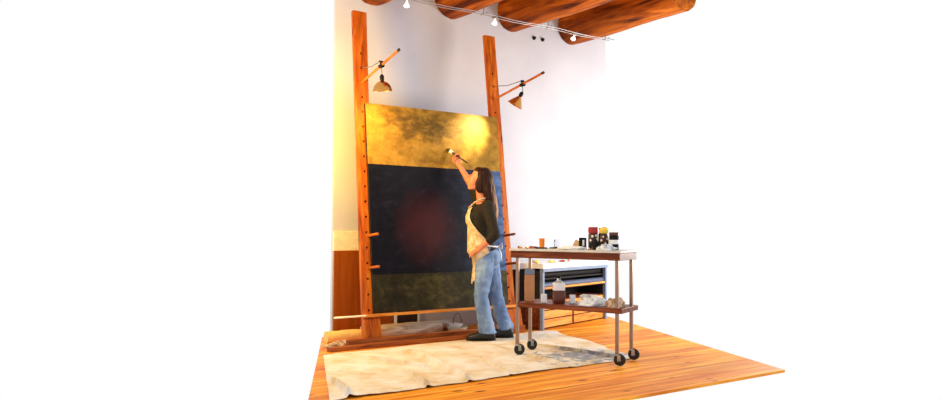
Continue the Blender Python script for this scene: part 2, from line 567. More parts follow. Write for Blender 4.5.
# ------------------------------------------------------------------ wall leaners and things on the floor behind the easel
o = MB().box((0, 0, 0.43), (0.67, 0.02, 0.86), bevel=0.003).build('leaning_board', M_BOARD, loc=(3.54, WY - 0.03, 0.0))
tag(o, 'large plain brown board standing against the wall left of the easel', 'board')
t = thing('dark_board', 'dark brown board with pale side strip below the painting', 'panel', (4.055, WY - 0.03, 0))
MB().box((0, 0, 0.36), (0.25, 0.02, 0.72), bevel=0.003).build('panel_face', M_BOARD2, t)
MB().box((-0.14, 0.0, 0.36), (0.028, 0.03, 0.72), bevel=0.003).build('edge_strip', M_WHITE, t)
MB().box((0.14, 0.0, 0.36), (0.025, 0.03, 0.72), bevel=0.003).build('edge_strip', M_WHITE, t)

def paper_roll(name, x0, x1, y, z, r, mat, label, cat='roll', sag=0.01, seed=0, group=None):
    rings = []
    for i in range(30):
        u = i / 29
        ring = []
        for j in range(24):
            a = 2 * PI * j / 24
            rad = r * (1 + 0.08 * fbm((u * 5 + seed, math.cos(a), math.sin(a)), 1.2))
            ring.append(((x1 - x0) * (u - 0.5), rad * math.cos(a), max(-r, rad * math.sin(a))))
        rings.append(ring)
    o = MB().ring_loft(rings).build(name, mat, smooth=True, loc=((x0 + x1) / 2, y, z))
    return tag(o, label, cat, group)
paper_roll('paper_roll', 3.46, 4.28, 6.66, 0.056, 0.056, M_WRAP, 'wrinkled wrapped roll lying on the floor under the painting, front one', seed=2)
paper_roll('paper_roll', 3.44, 4.5, 6.8, 0.055, 0.055, M_WRAP, 'wrapped roll lying behind another roll by the dark brown board', seed=8)
paper_roll('canvas_roll', 2.97, 3.42, 6.62, 0.055, 0.055, M_YROLL, 'yellowed canvas roll lying on the floor left of the easel foot', seed=4)

t = thing('wire_handled_pan', 'shallow pale pan with an upright wire handle under the painting', 'pan', (4.44, 6.58, 0))
MB().lathe((0, 0, 0), (0, 0, 1), [(0, 0.09), (0.05, 0.105), (0.055, 0.112), (0.06, 0.11), (0.058, 0.1), (0.02, 0.09), (0.018, 0.001)], 28).build('pan_body', M_PALEGREEN, t, True)
MB().lathe((-0.02, 0, 0.058), (0, 0, 1), [(0, 0.06), (0.03, 0.075), (0.036, 0.07), (0.036, 0.001)], 24).build('inner_tray', M_WHITE, t, True)
MB().tube([(0.075 * math.cos(a), 0.03 * math.cos(a), 0.06 + 0.14 * math.sin(a)) for a in [PI * i / 20 for i in range(21)]], 0.004, 8).build('wire_handle', M_CORD, t, 'all')

def rag_mesh(sx, sy, sz, seed, scale=4.0, n_=40):
    b = MB()
    bmesh.ops.create_icosphere(b.bm, subdivisions=5, radius=1.0)
    for v in b.bm.verts:
        d = v.co.copy()
        k = 1 + 0.32 * fbm(d * 1.2 + Vector((seed, 0, 0)), 1.3, 4) - 0.12 * abs(fbm(d * 3 + Vector((0, seed, 0)), 1.2, 2))
        v.co = Vector((d.x * sx * k, d.y * sy * k, max(0.0, (d.z * 0.9 + 0.15) * sz * k)))
    return b
o = rag_mesh(0.19, 0.05, 0.045, 3.0).build('crumpled_rag', M_RAG2, smooth='all', loc=(3.03, 6.37, 0.0))
tag(o, 'crumpled paint rag on the floor at the foot of the left easel post', 'rag')

# ------------------------------------------------------------------ drop cloth
def seg_dist(p, a, b):
    p, a, b = Vector(p), Vector(a), Vector(b)
    t = max(0, min(1, (p - a).dot(b - a) / (b - a).length_squared))
    return (p - a - (b - a) * t).length, t
FOLDS = [((2.87, 5.05), (2.72, 4.38), 0.032), ((3.40, 5.88), (3.07, 4.42), 0.034), ((2.30, 5.1), (2.13, 4.36), 0.036),
         ((2.83, 5.80), (3.10, 5.05), 0.02), ((4.54, 5.5), (4.70, 4.5), 0.018), ((3.76, 5.25), (3.45, 4.42), 0.012), ((4.2, 5.6), (4.05, 4.45), 0.014)]
CONTACT = [(4.24, 5.93, 0.26), (4.62, 5.99, 0.26), (4.09, 5.09, 0.12), (4.37, 5.25, 0.14)]
QUAD = ((2.0, 4.39), (4.86, 4.44), (5.36, 6.12), (2.66, 5.98))
NX, NY = 300, 180
b = MB()
vs = []
for j in range(NY + 1):
    for i in range(NX + 1):
        u, v = i / NX, j / NY
        p0 = Vector(QUAD[0]).lerp(Vector(QUAD[1]), u)
        p1 = Vector(QUAD[3]).lerp(Vector(QUAD[2]), u)
        p = p0.lerp(p1, v)
        if u > 0.8:
            p.x += 0.06 * fbm((v * 3, 2.0, 0), 1) * (u - 0.8) / 0.2
        if v < 0.2:
            p.y += 0.03 * fbm((u * 7, 5.0, 0), 1) * (0.2 - v) / 0.2
        if v > 0.8:
            p.y += 0.02 * fbm((u * 6, 9.0, 0), 1) * (v - 0.8) / 0.2
        h = 0.010 * max(0, fbm((p.x * 2.2, p.y * 2.2, 0.3), 1, 4) + 0.25) + 0.004
        for a, c, hh in FOLDS:
            d, t = seg_dist(p, a, c)
            side_ = (Vector(c) - Vector(a)).cross(p - Vector(a)) > 0
            h += (0.35 * hh * math.exp(-(d / 0.06) ** 2) + 1.25 * hh * math.exp(-(d / 0.03) ** 2)) * (1.0 if side_ else math.exp(-(d / 0.008) ** 2)) * min(1, 0.4 + 1.3 * t) * min(1, (t + 0.02) * 8) * (0.35 if v < 0.02 else 1.0)
        k = 1.0
        for cx, cy, cr in CONTACT:
            q = (p - Vector((cx, cy))).length / cr
            k = min(k, max(0.0, min(1.0, q * 1.6 - 0.6)))
        h = 0.004 + (h - 0.004) * k
        vs.append(b.bm.verts.new((p.x - 3.0, p.y - 5.2, h)))
for j in range(NY):
    for i in range(NX):
        a = j * (NX + 1) + i
        b.bm.faces.new((vs[a], vs[a + 1], vs[a + NX + 2], vs[a + NX + 1]))
me = baked(b.mesh('drop_cloth'), ('SOLIDIFY', dict(thickness=0.003, offset=-1)))
o = MB.build(None, 'drop_cloth', M_CLOTH, smooth='all', loc=(3.0, 5.2, 0.0), me=me)
tag(o, 'cream canvas drop cloth with folds and paint stains spread on the floor', 'drop cloth')

# ------------------------------------------------------------------ easel
TH = R(6.616)
EX, EN, EE = Vector((1, 0, 0)), Vector((0, -math.cos(TH), math.sin(TH))), Vector((0, math.sin(TH), math.cos(TH)))
O0 = Vector((3.313, 6.3, 0.2905))
ER = Vector((3.313, 6.3, 0.0))
def E(u, out, s):
    return O0 + EX * u + EN * out + EE * s - ER
S_FLOOR = -0.2905 / math.cos(TH)
ea = thing('studio_easel', 'tall pine easel of two leaning peg-hole posts holding the painting', 'easel', ER)

def post_u(side, s):
    t = (s + 0.28) / 3.25
    if side == 0:
        return (-0.104 + 0.028 * t, 0.022 + 0.052 * t)
    return (1.565 - 0.033 * t, 1.715 - 0.040 * t)
def post_c(side, s):
    a, c = post_u(side, s)
    return (a + c) / 2
HOLES = [2.54 - 0.1475 * k for k in range(19)]
for side in (0, 1):
    s0, s1 = S_FLOOR + 0.004, 2.978
    a0, c0 = post_u(side, s0)
    a1, c1 = post_u(side, s1)
    b = MB()
    b.prism([E(a0, -0.037, s0), E(c0, -0.037, s0), E(c1, -0.037, s1), E(a1, -0.037, s1)], EN * -0.045)
    es = [e for e in b.bm.edges]
    bmesh.ops.bevel(b.bm, geom=es, offset=0.004, segments=2, affect='EDGES')
    pm = b.mesh('post')
    cut = MB()
    for s in HOLES:
        cut.cyl(E(post_c(side, s), 0.02, s), E(post_c(side, s), -0.074, s), 0.0125, seg=14)
    cm = bpy.data.objects.new('cutter', cut.mesh('cutter'))
    COL.objects.link(cm)
    pm = baked(pm, ('BOOLEAN', dict(object=cm, operation='DIFFERENCE', solver='EXACT')))
    bpy.data.objects.remove(cm)
    MB.build(None, 'post', M_POST, ea, me=pm)
    # foot block at the bottom of the post
    fb = MB()
    fb.prism([E(a0 - 0.012, -0.035, s0), E(c0 + 0.055, -0.035, s0), E(c0 + 0.035, -0.035, -0.05), E(a0 + 0.0, -0.035, -0.05)], EN * 0.035)
    fb.build('foot_block', M_POST, ea)
    # lamp dowel through the post
    a = R(14 if side == 0 else 11)
    L = 0.75 if side == 0 else 0.84
    base = E(post_c(side, 2.245), -0.05, 2.245)
    d = Vector((0, -math.cos(a), math.sin(a)))
    tipp = base + d * L
    MB().cyl(base - d * 0.06, tipp, 0.0125, seg=16).build('lamp_dowel', M_DOWEL, ea, True)
    MB().cyl(tipp - d * 0.006, tipp + d * 0.02, 0.0145, 0.013, seg=16).build('dowel_tip', M_DARKTIP, ea, True)
    # support pegs beside the canvas
    for s in (0.735, 0.43):
        c = E(post_c(side, s) + (0.02 if side == 0 else -0.01), 0, s)
        MB().cyl(c - EN * 0.07, c + EN * 0.15, 0.013, seg=14).build('peg', M_DOWEL if side == 0 else M_PEG, ea, True)

MB().prism([E(-0.1, -0.036, -0.03), E(1.7, -0.036, -0.03), E(1.7, -0.036, -0.004), E(-0.1, -0.036, -0.004)], EN * 0.09).build('canvas_ledge', M_LEDGE, ea)
MB().cyl(E(-0.42, 0.02, -0.016), E(-0.1, 0.02, -0.016), 0.009, seg=12).build('ledge_rod', M_CREAM, ea, True)
MB().box(Vector((4.02, 6.215, 0.038)) - ER, (2.05, 0.05, 0.075), bevel=0.004).build('base_rail', M_RAIL, ea)
MB().box(Vector((3.78, 6.14, 0.02)) - ER, (2.0, 0.07, 0.038), bevel=0.004).build('base_rail', M_RAIL, ea)

# ------------------------------------------------------------------ painting on the easel
pt = thing('painting', 'large abstract painting with gold, indigo and umber bands on the easel', 'painting', O0)
pt.rotation_euler = (-TH, 0, 0)
MB().box((1.595 / 2, 0.0015, 2.033 / 2), (1.595, 0.003, 2.033)).build('painted_face', M_PAINT, pt)
MB().box((1.595 / 2, 0.0195, 2.033 / 2), (1.595, 0.033, 2.033), bevel=0.003).build('stretcher', M_CANVASEDGE, pt)

# ------------------------------------------------------------------ clamp lamps
def clamp_lamp(side, frac, axis, label, power, off):
    a = R(14 if side == 0 else 11)
    L = 0.75 if side == 0 else 0.84
    d = Vector((0, -math.cos(a), math.sin(a)))
    base = E(post_c(side, 2.245), -0.05, 2.245) + ER
    c = base + d * L * frac
    t = thing('clamp_lamp', label, 'lamp', c, 0, 'clamp lamps on the easel dowels')
    b = MB()
    b.lathe((0, -0.03, -0.007), (0, 1, 0), [(0, 0.019), (0.06, 0.019), (0.06, 0.0165), (0, 0.0165)], 16, cap=False)
    b.box((0.0, 0, 0.026), (0.012, 0.05, 0.022), bevel=0.003)
    b.box((0.018, 0.01, 0.03), (0.03, 0.012, 0.008), bevel=0.002)
    b.box((-0.018, -0.01, 0.034), (0.03, 0.012, 0.008), bevel=0.002)
    b.build('clamp', M_BLACK, t, True)
    ax = Vector(axis).normalized()
    s0 = Vector(off)
    MB().tube([(0.0, 0, -0.024), Vector((0.004, 0, -0.05)) + s0 * 0.12, s0 * 0.6 + Vector((0.003, 0, 0)), s0], 0.0045, 8).build('hanger', M_CORD, t, 'all')
    MB().lathe(s0 - ax * 0.005, ax, [(0, 0.006), (0.008, 0.014), (0.02, 0.021), (0.05, 0.021), (0.062, 0.015), (0.068, 0.012)], 18).build('socket', M_BLACK, t, True)
    sb = s0 + ax * 0.055
    if side == 0:
        prof = [(0, 0.017), (0.008, 0.03), (0.022, 0.055), (0.045, 0.076), (0.075, 0.088), (0.098, 0.093)]
    else:
        prof = [(0, 0.017), (0.012, 0.026), (0.04, 0.045), (0.075, 0.068), (0.105, 0.086)]
    prof = prof + [(h + 0.001, r - 0.003) for h, r in reversed(prof)]
    MB().lathe(sb, ax, prof, 32, cap=False).build('reflector', M_BOWL, t, True)
    MB().lathe(sb + ax * 0.005, ax, [(0, 0.012), (0.02, 0.016), (0.04, 0.028), (0.058, 0.03), (0.072, 0.02), (0.078, 0.002)], 18).build('bulb', M_BULB, t, True)
    # power cord looping back to the hole in the post
    hole = E(post_c(side, 2.3925), -0.04, 2.3925) + ER - c
    p = [Vector((-0.02, 0.0, 0.03)), hole.lerp(Vector((0, 0, 0.02)), 0.5) + Vector((0, 0, -0.012)), hole + Vector((0, -0.06, -0.004)), hole]
    q = []
    for i in range(3):
        for k in range(6):
            q.append(p[i].lerp(p[i + 1], k / 6))
    q.append(p[3])
    MB().tube(q, 0.004, 6).build('cord', M_CORD, t, 'all')
    lp = c + sb + ax * 0.085
    if side == 0:
        light('clamp_lamp_light', 'SPOT', lp, power, (1.0, 0.62, 0.2), lp + ax, spot_size=R(165), spot_blend=0.6, shadow_soft_size=0.03)
    else:
        light('clamp_lamp_light', 'SPOT', lp, power, (1.0, 0.84, 0.5), (4.58, 6.5, 2.14), spot_size=R(54), spot_blend=1.0, shadow_soft_size=0.03)
    return t
clamp_lamp(0, 0.565, (0.12, 0.1, -1), 'spun metal bowl clamp lamp hanging from the left dowel', 40, (0.005, 0.0, -0.09))
clamp_lamp(1, 0.61, (-0.42, 0.42, -1), 'cone shaped metal clamp lamp tilted at the painting from the right dowel', 150, (0.0, 0.0, -0.085))

# ------------------------------------------------------------------ supply bench with flat drawers by the wall
BA = math.atan2(0.28, 0.96)
be = thing('supply_bench', 'white topped bench with dark shelves and pale wooden drawers by the wall', 'bench', (5.27, 6.17, 0), BA)
BL, BD = 1.45, 0.42
MB().box((BL / 2, BD / 2, 0.69), (BL, BD, 0.055), bevel=0.004).build('benchtop', M_WHITE, be)
MB().box((BL / 2, 0.012, 0.645), (BL - 0.02, 0.022, 0.036), bevel=0.003).build('front_rail', M_BLUEGREY, be)
MB().box((0.03, 0.03, 0.33), (0.035, 0.04, 0.66), bevel=0.003).build('leg', M_BLUEGREY, be)
MB().box((BL - 0.03, 0.03, 0.33), (0.035, 0.04, 0.66), bevel=0.003).build('leg', M_BLUEGREY, be)
MB().box((BL / 2, BD - 0.02, 0.46), (BL - 0.02, 0.02, 0.36)).build('back_panel', M_INTERIOR, be)
for x in (0.03, BL - 0.03):
    MB().box((x, BD / 2 + 0.02, 0.46), (0.016, BD - 0.08, 0.36)).build('side_panel', M_INTERIOR, be)
for z in (0.545, 0.43):
    MB().box((BL / 2, BD / 2 + 0.02, z), (BL - 0.08, BD - 0.08, 0.016)).build('shelf', M_INTERIOR, be)
MB().box((BL / 2, BD / 2 + 0.02, 0.155), (BL - 0.04, BD - 0.08, 0.30), bevel=0.003).build('drawer_case', M_TABLE, be)
for cx, ww, mm in ((0.36, 0.64, M_DRAWER), (1.07, 0.70, M_DRAWER)):
    for z in (0.06, 0.155, 0.25):
        d = MB().box((cx, 0.055, z), (ww, 0.02, 0.083), bevel=0.003).build('drawer', mm, be)
BM = Matrix.Translation((5.27, 6.17, 0)) @ Matrix.Rotation(BA, 4, 'Z')
def onbench(x, y, z):
    return BM @ Vector((x, y, z))
def bench_thing(name, label, cat, x, y, z, rz=0.0, group=None):
    return thing(name, label, cat, onbench(x, y, z), BA + rz, group)
o = MB().cyl((-0.66, 0, 0), (0.66, 0, 0), 0.036, seg=20).build('black_tube', M_BLACK, smooth=True, loc=onbench(0.725, 0.1, 0.5895)); o.rotation_euler = (0, 0, BA)
tag(o, 'long black tube lying on the top dark shelf of the bench', 'tube')
o = MB().cyl((-0.67, 0, 0), (0.67, 0, 0), 0.035, seg=20).build('slate_tube', M_TUBE, smooth=True, loc=onbench(0.725, 0.065, 0.473)); o.rotation_euler = (0, 0, BA)
tag(o, 'long slate grey tube lying on the lower dark shelf of the bench', 'tube')
o = MB().box((0, 0, 0), (1.34, 0.02, 0.022), bevel=0.003).build('wooden_batten', M_DRAWER, loc=onbench(0.725, 0.025, 0.4493)); o.rotation_euler = (0, 0, BA)
tag(o, 'thin pale wooden batten in front of the slate tube on the bench', 'batten')

def paint_tube(p, rz, mat, label, length=0.1, r=0.014, group='paint tubes on the white bench'):
    t = thing('paint_tube', label, 'paint tube', p, rz, group)
    rings = []
    for x, ry, rz_ in ((-0.5, 1.25, 0.08), (-0.2, 1.15, 0.7), (0.2, 1.0, 1.0), (0.38, 0.95, 0.95), (0.42, 0.45, 0.45)):
        rings.append([(x * length, r * ry * math.cos(2 * PI * k / 14), r + r * rz_ * math.sin(2 * PI * k / 14)) for k in range(14)])
    MB().ring_loft(rings).build('tube_body', mat, t, True)
    MB().cyl((0.42 * length, 0, r), (0.55 * length, 0, r), r * 0.55, seg=12).build('cap', M_BLACK, t, True)
    return t
paint_tube(onbench(0.02, 0.1, 0.7175), BA + 0.3, M_YELLOW, 'yellow paint tube at the left end of the white bench top', 0.13, 0.02)
paint_tube(onbench(0.28, 0.08, 0.7175), BA + 0.1, M_YELLOW, 'slim yellow paint tube in the middle of the white bench top', 0.14, 0.016)
paint_tube(onbench(0.52, 0.09, 0.7175), BA - 0.4, M_RED, 'red paint tube on the white bench top below the black box', 0.08, 0.013)
paint_tube(onbench(0.72, 0.12, 0.7175), BA + 0.6, M_ORANGE, 'orange paint tube toward the right of the white bench top', 0.08, 0.014)
paint_tube(onbench(0.15, 0.22, 0.7175), BA + 0.9, M_BLUE, 'pale blue paint tube lying behind the yellow ones on the bench', 0.09, 0.014)

# ------------------------------------------------------------------ rolling work table
TA = math.atan2(-0.919, 0.395)
TC = (4.013, 5.14, 0)
TM = Matrix.Translation(TC) @ Matrix.Rotation(TA, 4, 'Z')
tb = thing('rolling_work_table', 'rolling wooden work table with steel legs and black casters beside the painter', 'table', TC, TA)
TL, TW, TZ = 1.0, 0.41, 0.922
MB().box((TL / 2, TW / 2, TZ - 0.009), (TL + 0.01, TW + 0.01, 0.018), bevel=0.003).build('tabletop', M_TTOP, tb)
MB().box((TL / 2, TW / 2, TZ - 0.048), (TL - 0.01, TW - 0.01, 0.06), bevel=0.003).build('apron_frame', M_TABLE, tb)
MB().box((TL / 2 + 0.04, TW / 2, 0.442), (TL - 0.06, TW - 0.02, 0.04), bevel=0.003).build('lower_shelf', M_TABLE, tb)
for i, (a, c) in enumerate(((0.055, 0.042), (0.022, 0.345), (TL - 0.04, 0.04), (TL - 0.04, TW - 0.04))):
    MB().box((a, c, 0.48), (0.027, 0.027, 0.76), bevel=0.004).build('leg', M_LEG, tb)
    f_ = MB()
    f_.cyl((a, c, 0.085), (a, c, 0.1), 0.018, seg=14)
    f_.box((a, c, 0.089), (0.034, 0.042, 0.006))
    ang = 0.9 if i < 2 else 0.3
    rot = Matrix.Rotation(ang, 3, 'Z')
    off = rot @ Vector((0.02, 0, 0))
    for sgn in (-1, 1):
        f_.box(Vector((a, c, 0.068)) + off * 0.7 + rot @ Vector((0, sgn * 0.019, 0)), (0.026, 0.004, 0.05), rot)
    fk = f_.build('caster_fork', M_STEEL, tb)
    ctr = Vector((a, c, 0.053)) + off
    axd = rot @ Vector((0, 1, 0))
    MB().lathe(ctr - axd * 0.014, axd, [(0, 0.018), (0.0, 0.034), (0.003, 0.045), (0.008, 0.048), (0.02, 0.048), (0.025, 0.045), (0.028, 0.034), (0.028, 0.018)], 28).build('wheel', M_RUBBER, fk, True)
    MB().cyl(ctr - axd * 0.021, ctr + axd * 0.021, 0.011, seg=14).build('hub', M_STEEL, fk, True)

def ontable(a, c, z=TZ):
    return TM @ Vector((a, c, z))
def on_table(name, label, cat, a, c, z=TZ, rz=0.0, group=None):
    return thing(name, label, cat, ontable(a, c, z), TA + rz, group)
SH = 0.462
# things on the table top
t = on_table('orange_cup', 'tall orange plastic cup standing on the rolling table', 'cup', 0.21, 0.2)
MB().lathe((0, 0, 0), (0, 0, 1), [(0, 0.021), (0.085, 0.026), (0.09, 0.027), (0.09, 0.024), (0.01, 0.02), (0.008, 0.001)], 22).build('cup_body', M_ORANGE, t, True)

def brush(p, q, mat_h, mat_t, label, name='paint_brush', r=0.006, cat='brush', group='brushes and tools on the table top'):
    p, q = Vector(p), Vector(q)
    t = thing(name, label, cat, p.lerp(q, 0.5), 0, group)
    o_ = p.lerp(q, 0.5)
    d = (q - p)
    L = d.length
    MB().lathe(p - o_, d, [(0, r * 0.5), (L * 0.1, r * 0.85), (L * 0.4, r * 1.1), (L * 0.62, r * 0.8)], 12).build('handle', mat_h, t, True)
    MB().lathe(p - o_, d, [(L * 0.61, r * 0.85), (L * 0.78, r * 1.2)], 12).build('ferrule', M_STEEL, t, True)
    MB().lathe(p - o_, d, [(L * 0.775, r * 1.15), (L * 0.9, r * 1.35), (L, r * 0.5)], 12).build('bristles', mat_t, t, True)
    return t
z = TZ + 0.009
brush(ontable(0.075, 0.08, z), ontable(-0.0, 0.16, z), M_ORANGE, M_BRISTLE, 'orange handled brush lying at the near left corner of the table top', r=0.009)
brush(ontable(0.19, 0.17, z), ontable(0.03, 0.32, z), M_BLACK, M_BRISTLE, 'black handled brush lying left of the orange cup', r=0.008)
brush(ontable(0.20, 0.08, z), ontable(0.09, 0.12, z), M_RED, M_BRISTLE, 'red handled brush lying in front of the black one on the table', r=0.007)
brush(ontable(0.23, 0.31, z), ontable(0.33, 0.26, z), M_BLUE, M_BRISTLE, 'blue handled brush lying right of the orange cup', r=0.007)
t = on_table('palette_knife', 'dark palette knife lying flat right of the orange cup', 'palette knife', 0.30, 0.08, TZ)
MB().cyl((-0.09, 0, 0.009), (0.02, 0, 0.009), 0.008, 0.007, seg=12).build('handle', M_GREEN, t, True)
MB().prism([(0.02, -0.006, 0.006), (0.06, -0.012, 0.006), (0.15, -0.006, 0.006), (0.16, 0, 0.006), (0.15, 0.006, 0.006), (0.06, 0.012, 0.006), (0.02, 0.006, 0.006)], (0, 0, 0.003)).build('blade', M_GREEN, t)
t = on_table('water_jar', 'clear glass water jar on the table right of the orange cup', 'jar', 0.31, 0.3)
MB().lathe((0, 0, 0), (0, 0, 1), [(0, 0.03), (0.06, 0.032), (0.075, 0.026), (0.085, 0.027), (0.085, 0.023), (0.07, 0.022), (0.058, 0.028), (0.006, 0.027), (0.005, 0.001)], 24).build('jar_body', M_GLASS, t, True)
t = on_table('tan_card_wedge', 'small folded tan card standing left of the black box', 'card', 0.50, 0.27)
MB().prism([(-0.045, -0.012, 0), (0.045, -0.012, 0), (0.04, -0.005, 0.06), (0.0, -0.004, 0.085), (-0.02, -0.006, 0.05)], (0, 0.012, 0)).build('card_face', M_TAN, t)
t = on_table('black_box', 'black box with a small white label on the table', 'box', 0.56, 0.28, rz=0.3)
MB().box((0, 0, 0.05), (0.062, 0.05, 0.1), bevel=0.004).build('box_body', M_BLACK, t)
MB().box((0.008, -0.0265, 0.055), (0.016, 0.002, 0.05)).build('label_patch', M_LABEL, t)
t = on_table('speckled_tin', 'tall speckled tin with a dark red lid on the table', 'tin', 0.665, 0.26)
MB().lathe((0, 0, 0), (0, 0, 1), [(0, 0.04), (0.005, 0.043), (0.13, 0.043), (0.135, 0.04)], 28).build('tin_body', M_SPECK, t, True)
MB().lathe((0, 0, 0.134), (0, 0, 1), [(0, 0.036), (0.01, 0.044), (0.05, 0.044), (0.058, 0.036)], 28).build('lid', M_RED, t, True)
t = on_table('yellow_topped_jar', 'dark patterned jar with a yellow top right of the speckled tin', 'jar', 0.765, 0.25)
MB().lathe((0, 0, 0), (0, 0, 1), [(0, 0.036), (0.01, 0.04), (0.10, 0.04), (0.13, 0.03), (0.135, 0.026)], 28).build('jar_body', M_SPECK, t, True)
MB().lathe((0, 0, 0.134), (0, 0, 1), [(0, 0.022), (0.008, 0.034), (0.03, 0.04), (0.05, 0.03), (0.06, 0.01)], 24).build('top', M_YELLOW, t, True)
t = on_table('dark_bottle', 'dark brown bottle standing behind the speckled tin on the table', 'bottle', 0.70, 0.34)
MB().lathe((0, 0, 0), (0, 0, 1), [(0, 0.03), (0.005, 0.034), (0.11, 0.034), (0.14, 0.014), (0.165, 0.013)], 22).build('bottle_body', M_AMBER, t, True)
MB().lathe((0, 0, 0.163), (0, 0, 1), [(0, 0.015), (0.02, 0.015), (0.022, 0.012)], 18).build('cap', M_BLACK, t, True)
t = on_table('black_canister', 'squat black canister with a pale band at the right of the yellow topped jar', 'canister', 0.85, 0.26)
MB().lathe((0, 0, 0), (0, 0, 1), [(0, 0.036), (0.004, 0.04), (0.12, 0.04), (0.125, 0.036)], 24).build('canister_body', M_BLACK, t, True)
MB().lathe((0, 0, 0.05), (0, 0, 1), [(0, 0.0402), (0.0, 0.0412), (0.035, 0.0412), (0.035, 0.0402)], 24, cap=False).build('pale_band', M_LABEL, t, True)
MB().lathe((0, 0, 0.124), (0, 0, 1), [(0, 0.04), (0.02, 0.041), (0.024, 0.036)], 24).build('lid', M_AMBER, t, True)
t = on_table('black_mug', 'black enamel mug on the table in front of the yellow topped jar', 'mug', 0.73, 0.165)
MB().lathe((0, 0, 0), (0, 0, 1), [(0, 0.03), (0.07, 0.033), (0.073, 0.03), (0.01, 0.027), (0.008, 0.001)], 24).build('mug_body', M_BLACK, t, True)
MB().tube([(-0.031 - 0.022 * math.sin(a), 0, 0.036 + 0.022 * math.cos(a)) for a in [PI * i / 10 for i in range(11)]], 0.004, 8).build('mug_handle', M_BLACK, t, 'all')
o = rag_mesh(0.14, 0.08, 0.03, 12.0).build('white_paper_rag', M_LABEL, smooth='all', loc=ontable(0.52, 0.12)); o.rotation_euler = (0, 0, TA)
tag(o, 'flattened white paper towel lying along the middle of the table top', 'paper towel')
o = rag_mesh(0.08, 0.055, 0.05, 21.0).build('stained_rag', M_RAG, smooth='all', loc=ontable(0.86, 0.085)); o.rotation_euler = (0, 0, TA)
tag(o, 'stained grey and white rag at the right edge of the table top', 'rag')

# things on the lower shelf
t = on_table('kraft_carton', 'tall brown carton with a grey top on the lower shelf by the legs', 'carton', 0.105, 0.17, SH, rz=0.5)
MB().box((0, 0, 0.115), (0.085, 0.075, 0.23), bevel=0.003).build('carton_body', M_KRAFT, t)
MB().box((0, 0, 0.255), (0.083, 0.073, 0.05), bevel=0.006).build('carton_top', M_BLUEGREY, t)
cp = MB()
cp.box((-0.0435, 0.0, 0.13), (0.001, 0.045, 0.1))
cp.build('printed_panel', M_TAN, t)
t = on_table('amber_jug', 'square jug of brown liquid with a white label on the lower shelf', 'jug', 0.40, 0.14, SH, rz=0.6)
MB().box((0, 0, 0.055), (0.1, 0.085, 0.11), bevel=0.01).build('jug_base', M_AMBER, t, True)
MB().box((0, 0, 0.142), (0.098, 0.083, 0.066), bevel=0.008).build('label_band', M_LABEL, t, True)
MB().box((-0.05, 0.0, 0.142), (0.0015, 0.04, 0.03)).build('label_print', M_LABELTXT, t)
MB().lathe((0, 0, 0.174), (0, 0, 1), [(0, 0.04), (0.012, 0.03), (0.022, 0.016), (0.04, 0.015)], 18).build('jug_neck', M_GLASS, t, True)
MB().lathe((0, 0, 0.212), (0, 0, 1), [(0, 0.018), (0.02, 0.018), (0.023, 0.014)], 18).build('jug_cap', M_BLACK, t, True)
for a, c, lab in ((0.27, 0.12, 'small white box on the lower shelf left of the brown jug'),
                  (0.5, 0.2, 'small white box on the lower shelf right of the brown jug')):
    o = MB().box((0, 0, 0.036), (0.05, 0.045, 0.072), bevel=0.004).build('white_box', M_LABEL, loc=ontable(a, c, SH)); o.rotation_euler = (0, 0, TA + 0.5)
    tag(o, lab, 'box', 'small white boxes beside the jug')
o = rag_mesh(0.125, 0.10, 0.085, 31.0).build('crumpled_cloth', M_RAG, smooth='all', loc=ontable(0.70, 0.17, SH)); o.rotation_euler = (0, 0, TA)
tag(o, 'crumpled white cloth with grey smears on the lower shelf', 'cloth')
o = rag_mesh(0.08, 0.07, 0.07, 41.0).build('beige_sponge', M_RAG2, smooth='all', loc=ontable(0.915, 0.13, SH)); o.rotation_euler = (0, 0, TA)
tag(o, 'beige crumpled cloth at the right end of the lower shelf', 'cloth')

# ------------------------------------------------------------------ the painter (local: -x is forward, -y her left toward the room, z up)
pr = thing('person', 'woman in dark top, jeans and apron painting with her arm raised', 'person', (4.365, 5.967, 0.0), R(-34.84))
def ell(c, ra, rb, n_=28, tilt=0.0, sq=1.0):
    """horizontal-ish ring: ra along x (front-back), rb along y"""
    out = []
    for k in range(n_):
        a = 2 * PI * k / n_
        x = ra * math.copysign(abs(math.cos(a)) ** sq, math.cos(a))
        y = rb * math.copysign(abs(math.sin(a)) ** sq, math.sin(a))
        out.append(Vector(c) + Vector((x, y, -tilt * x)))
    return out
def chain(b, pts):
    for (p, r1), (q, r2) in zip(pts, pts[1:]):
        b.cap(p, q, r1, r2)
def remesh(b, name, vox, smooth_it=6, fac=0.5):
    return baked(b.mesh(name), ('REMESH', dict(mode='VOXEL', voxel_size=vox)), ('SMOOTH', dict(factor=fac, iterations=smooth_it)))

LSH, LEL, LWR, LHA = Vector((0.0, -0.165, 1.30)), Vector((0.075, -0.285, 1.035)), Vector((-0.085, -0.215, 0.885)), Vector((-0.142, -0.168, 0.85))
RSH, REL, RWR, RHA = Vector((-0.06, 0.14, 1.325)), Vector((-0.148, 0.27, 1.53)), Vector((-0.272, 0.292, 1.735)), Vector((-0.305, 0.298, 1.795))
HD = Vector((-0.075, -0.03, 1.565))
LHIP, LKN, LAN = Vector((-0.01, -0.09, 0.78)), Vector((-0.052, -0.115, 0.425)), Vector((0.012, -0.078, 0.075))
RHIP, RKN, RAN = Vector((0.03, 0.085, 0.78)), Vector((0.105, 0.115, 0.415)), Vector((0.198, 0.135, 0.085))
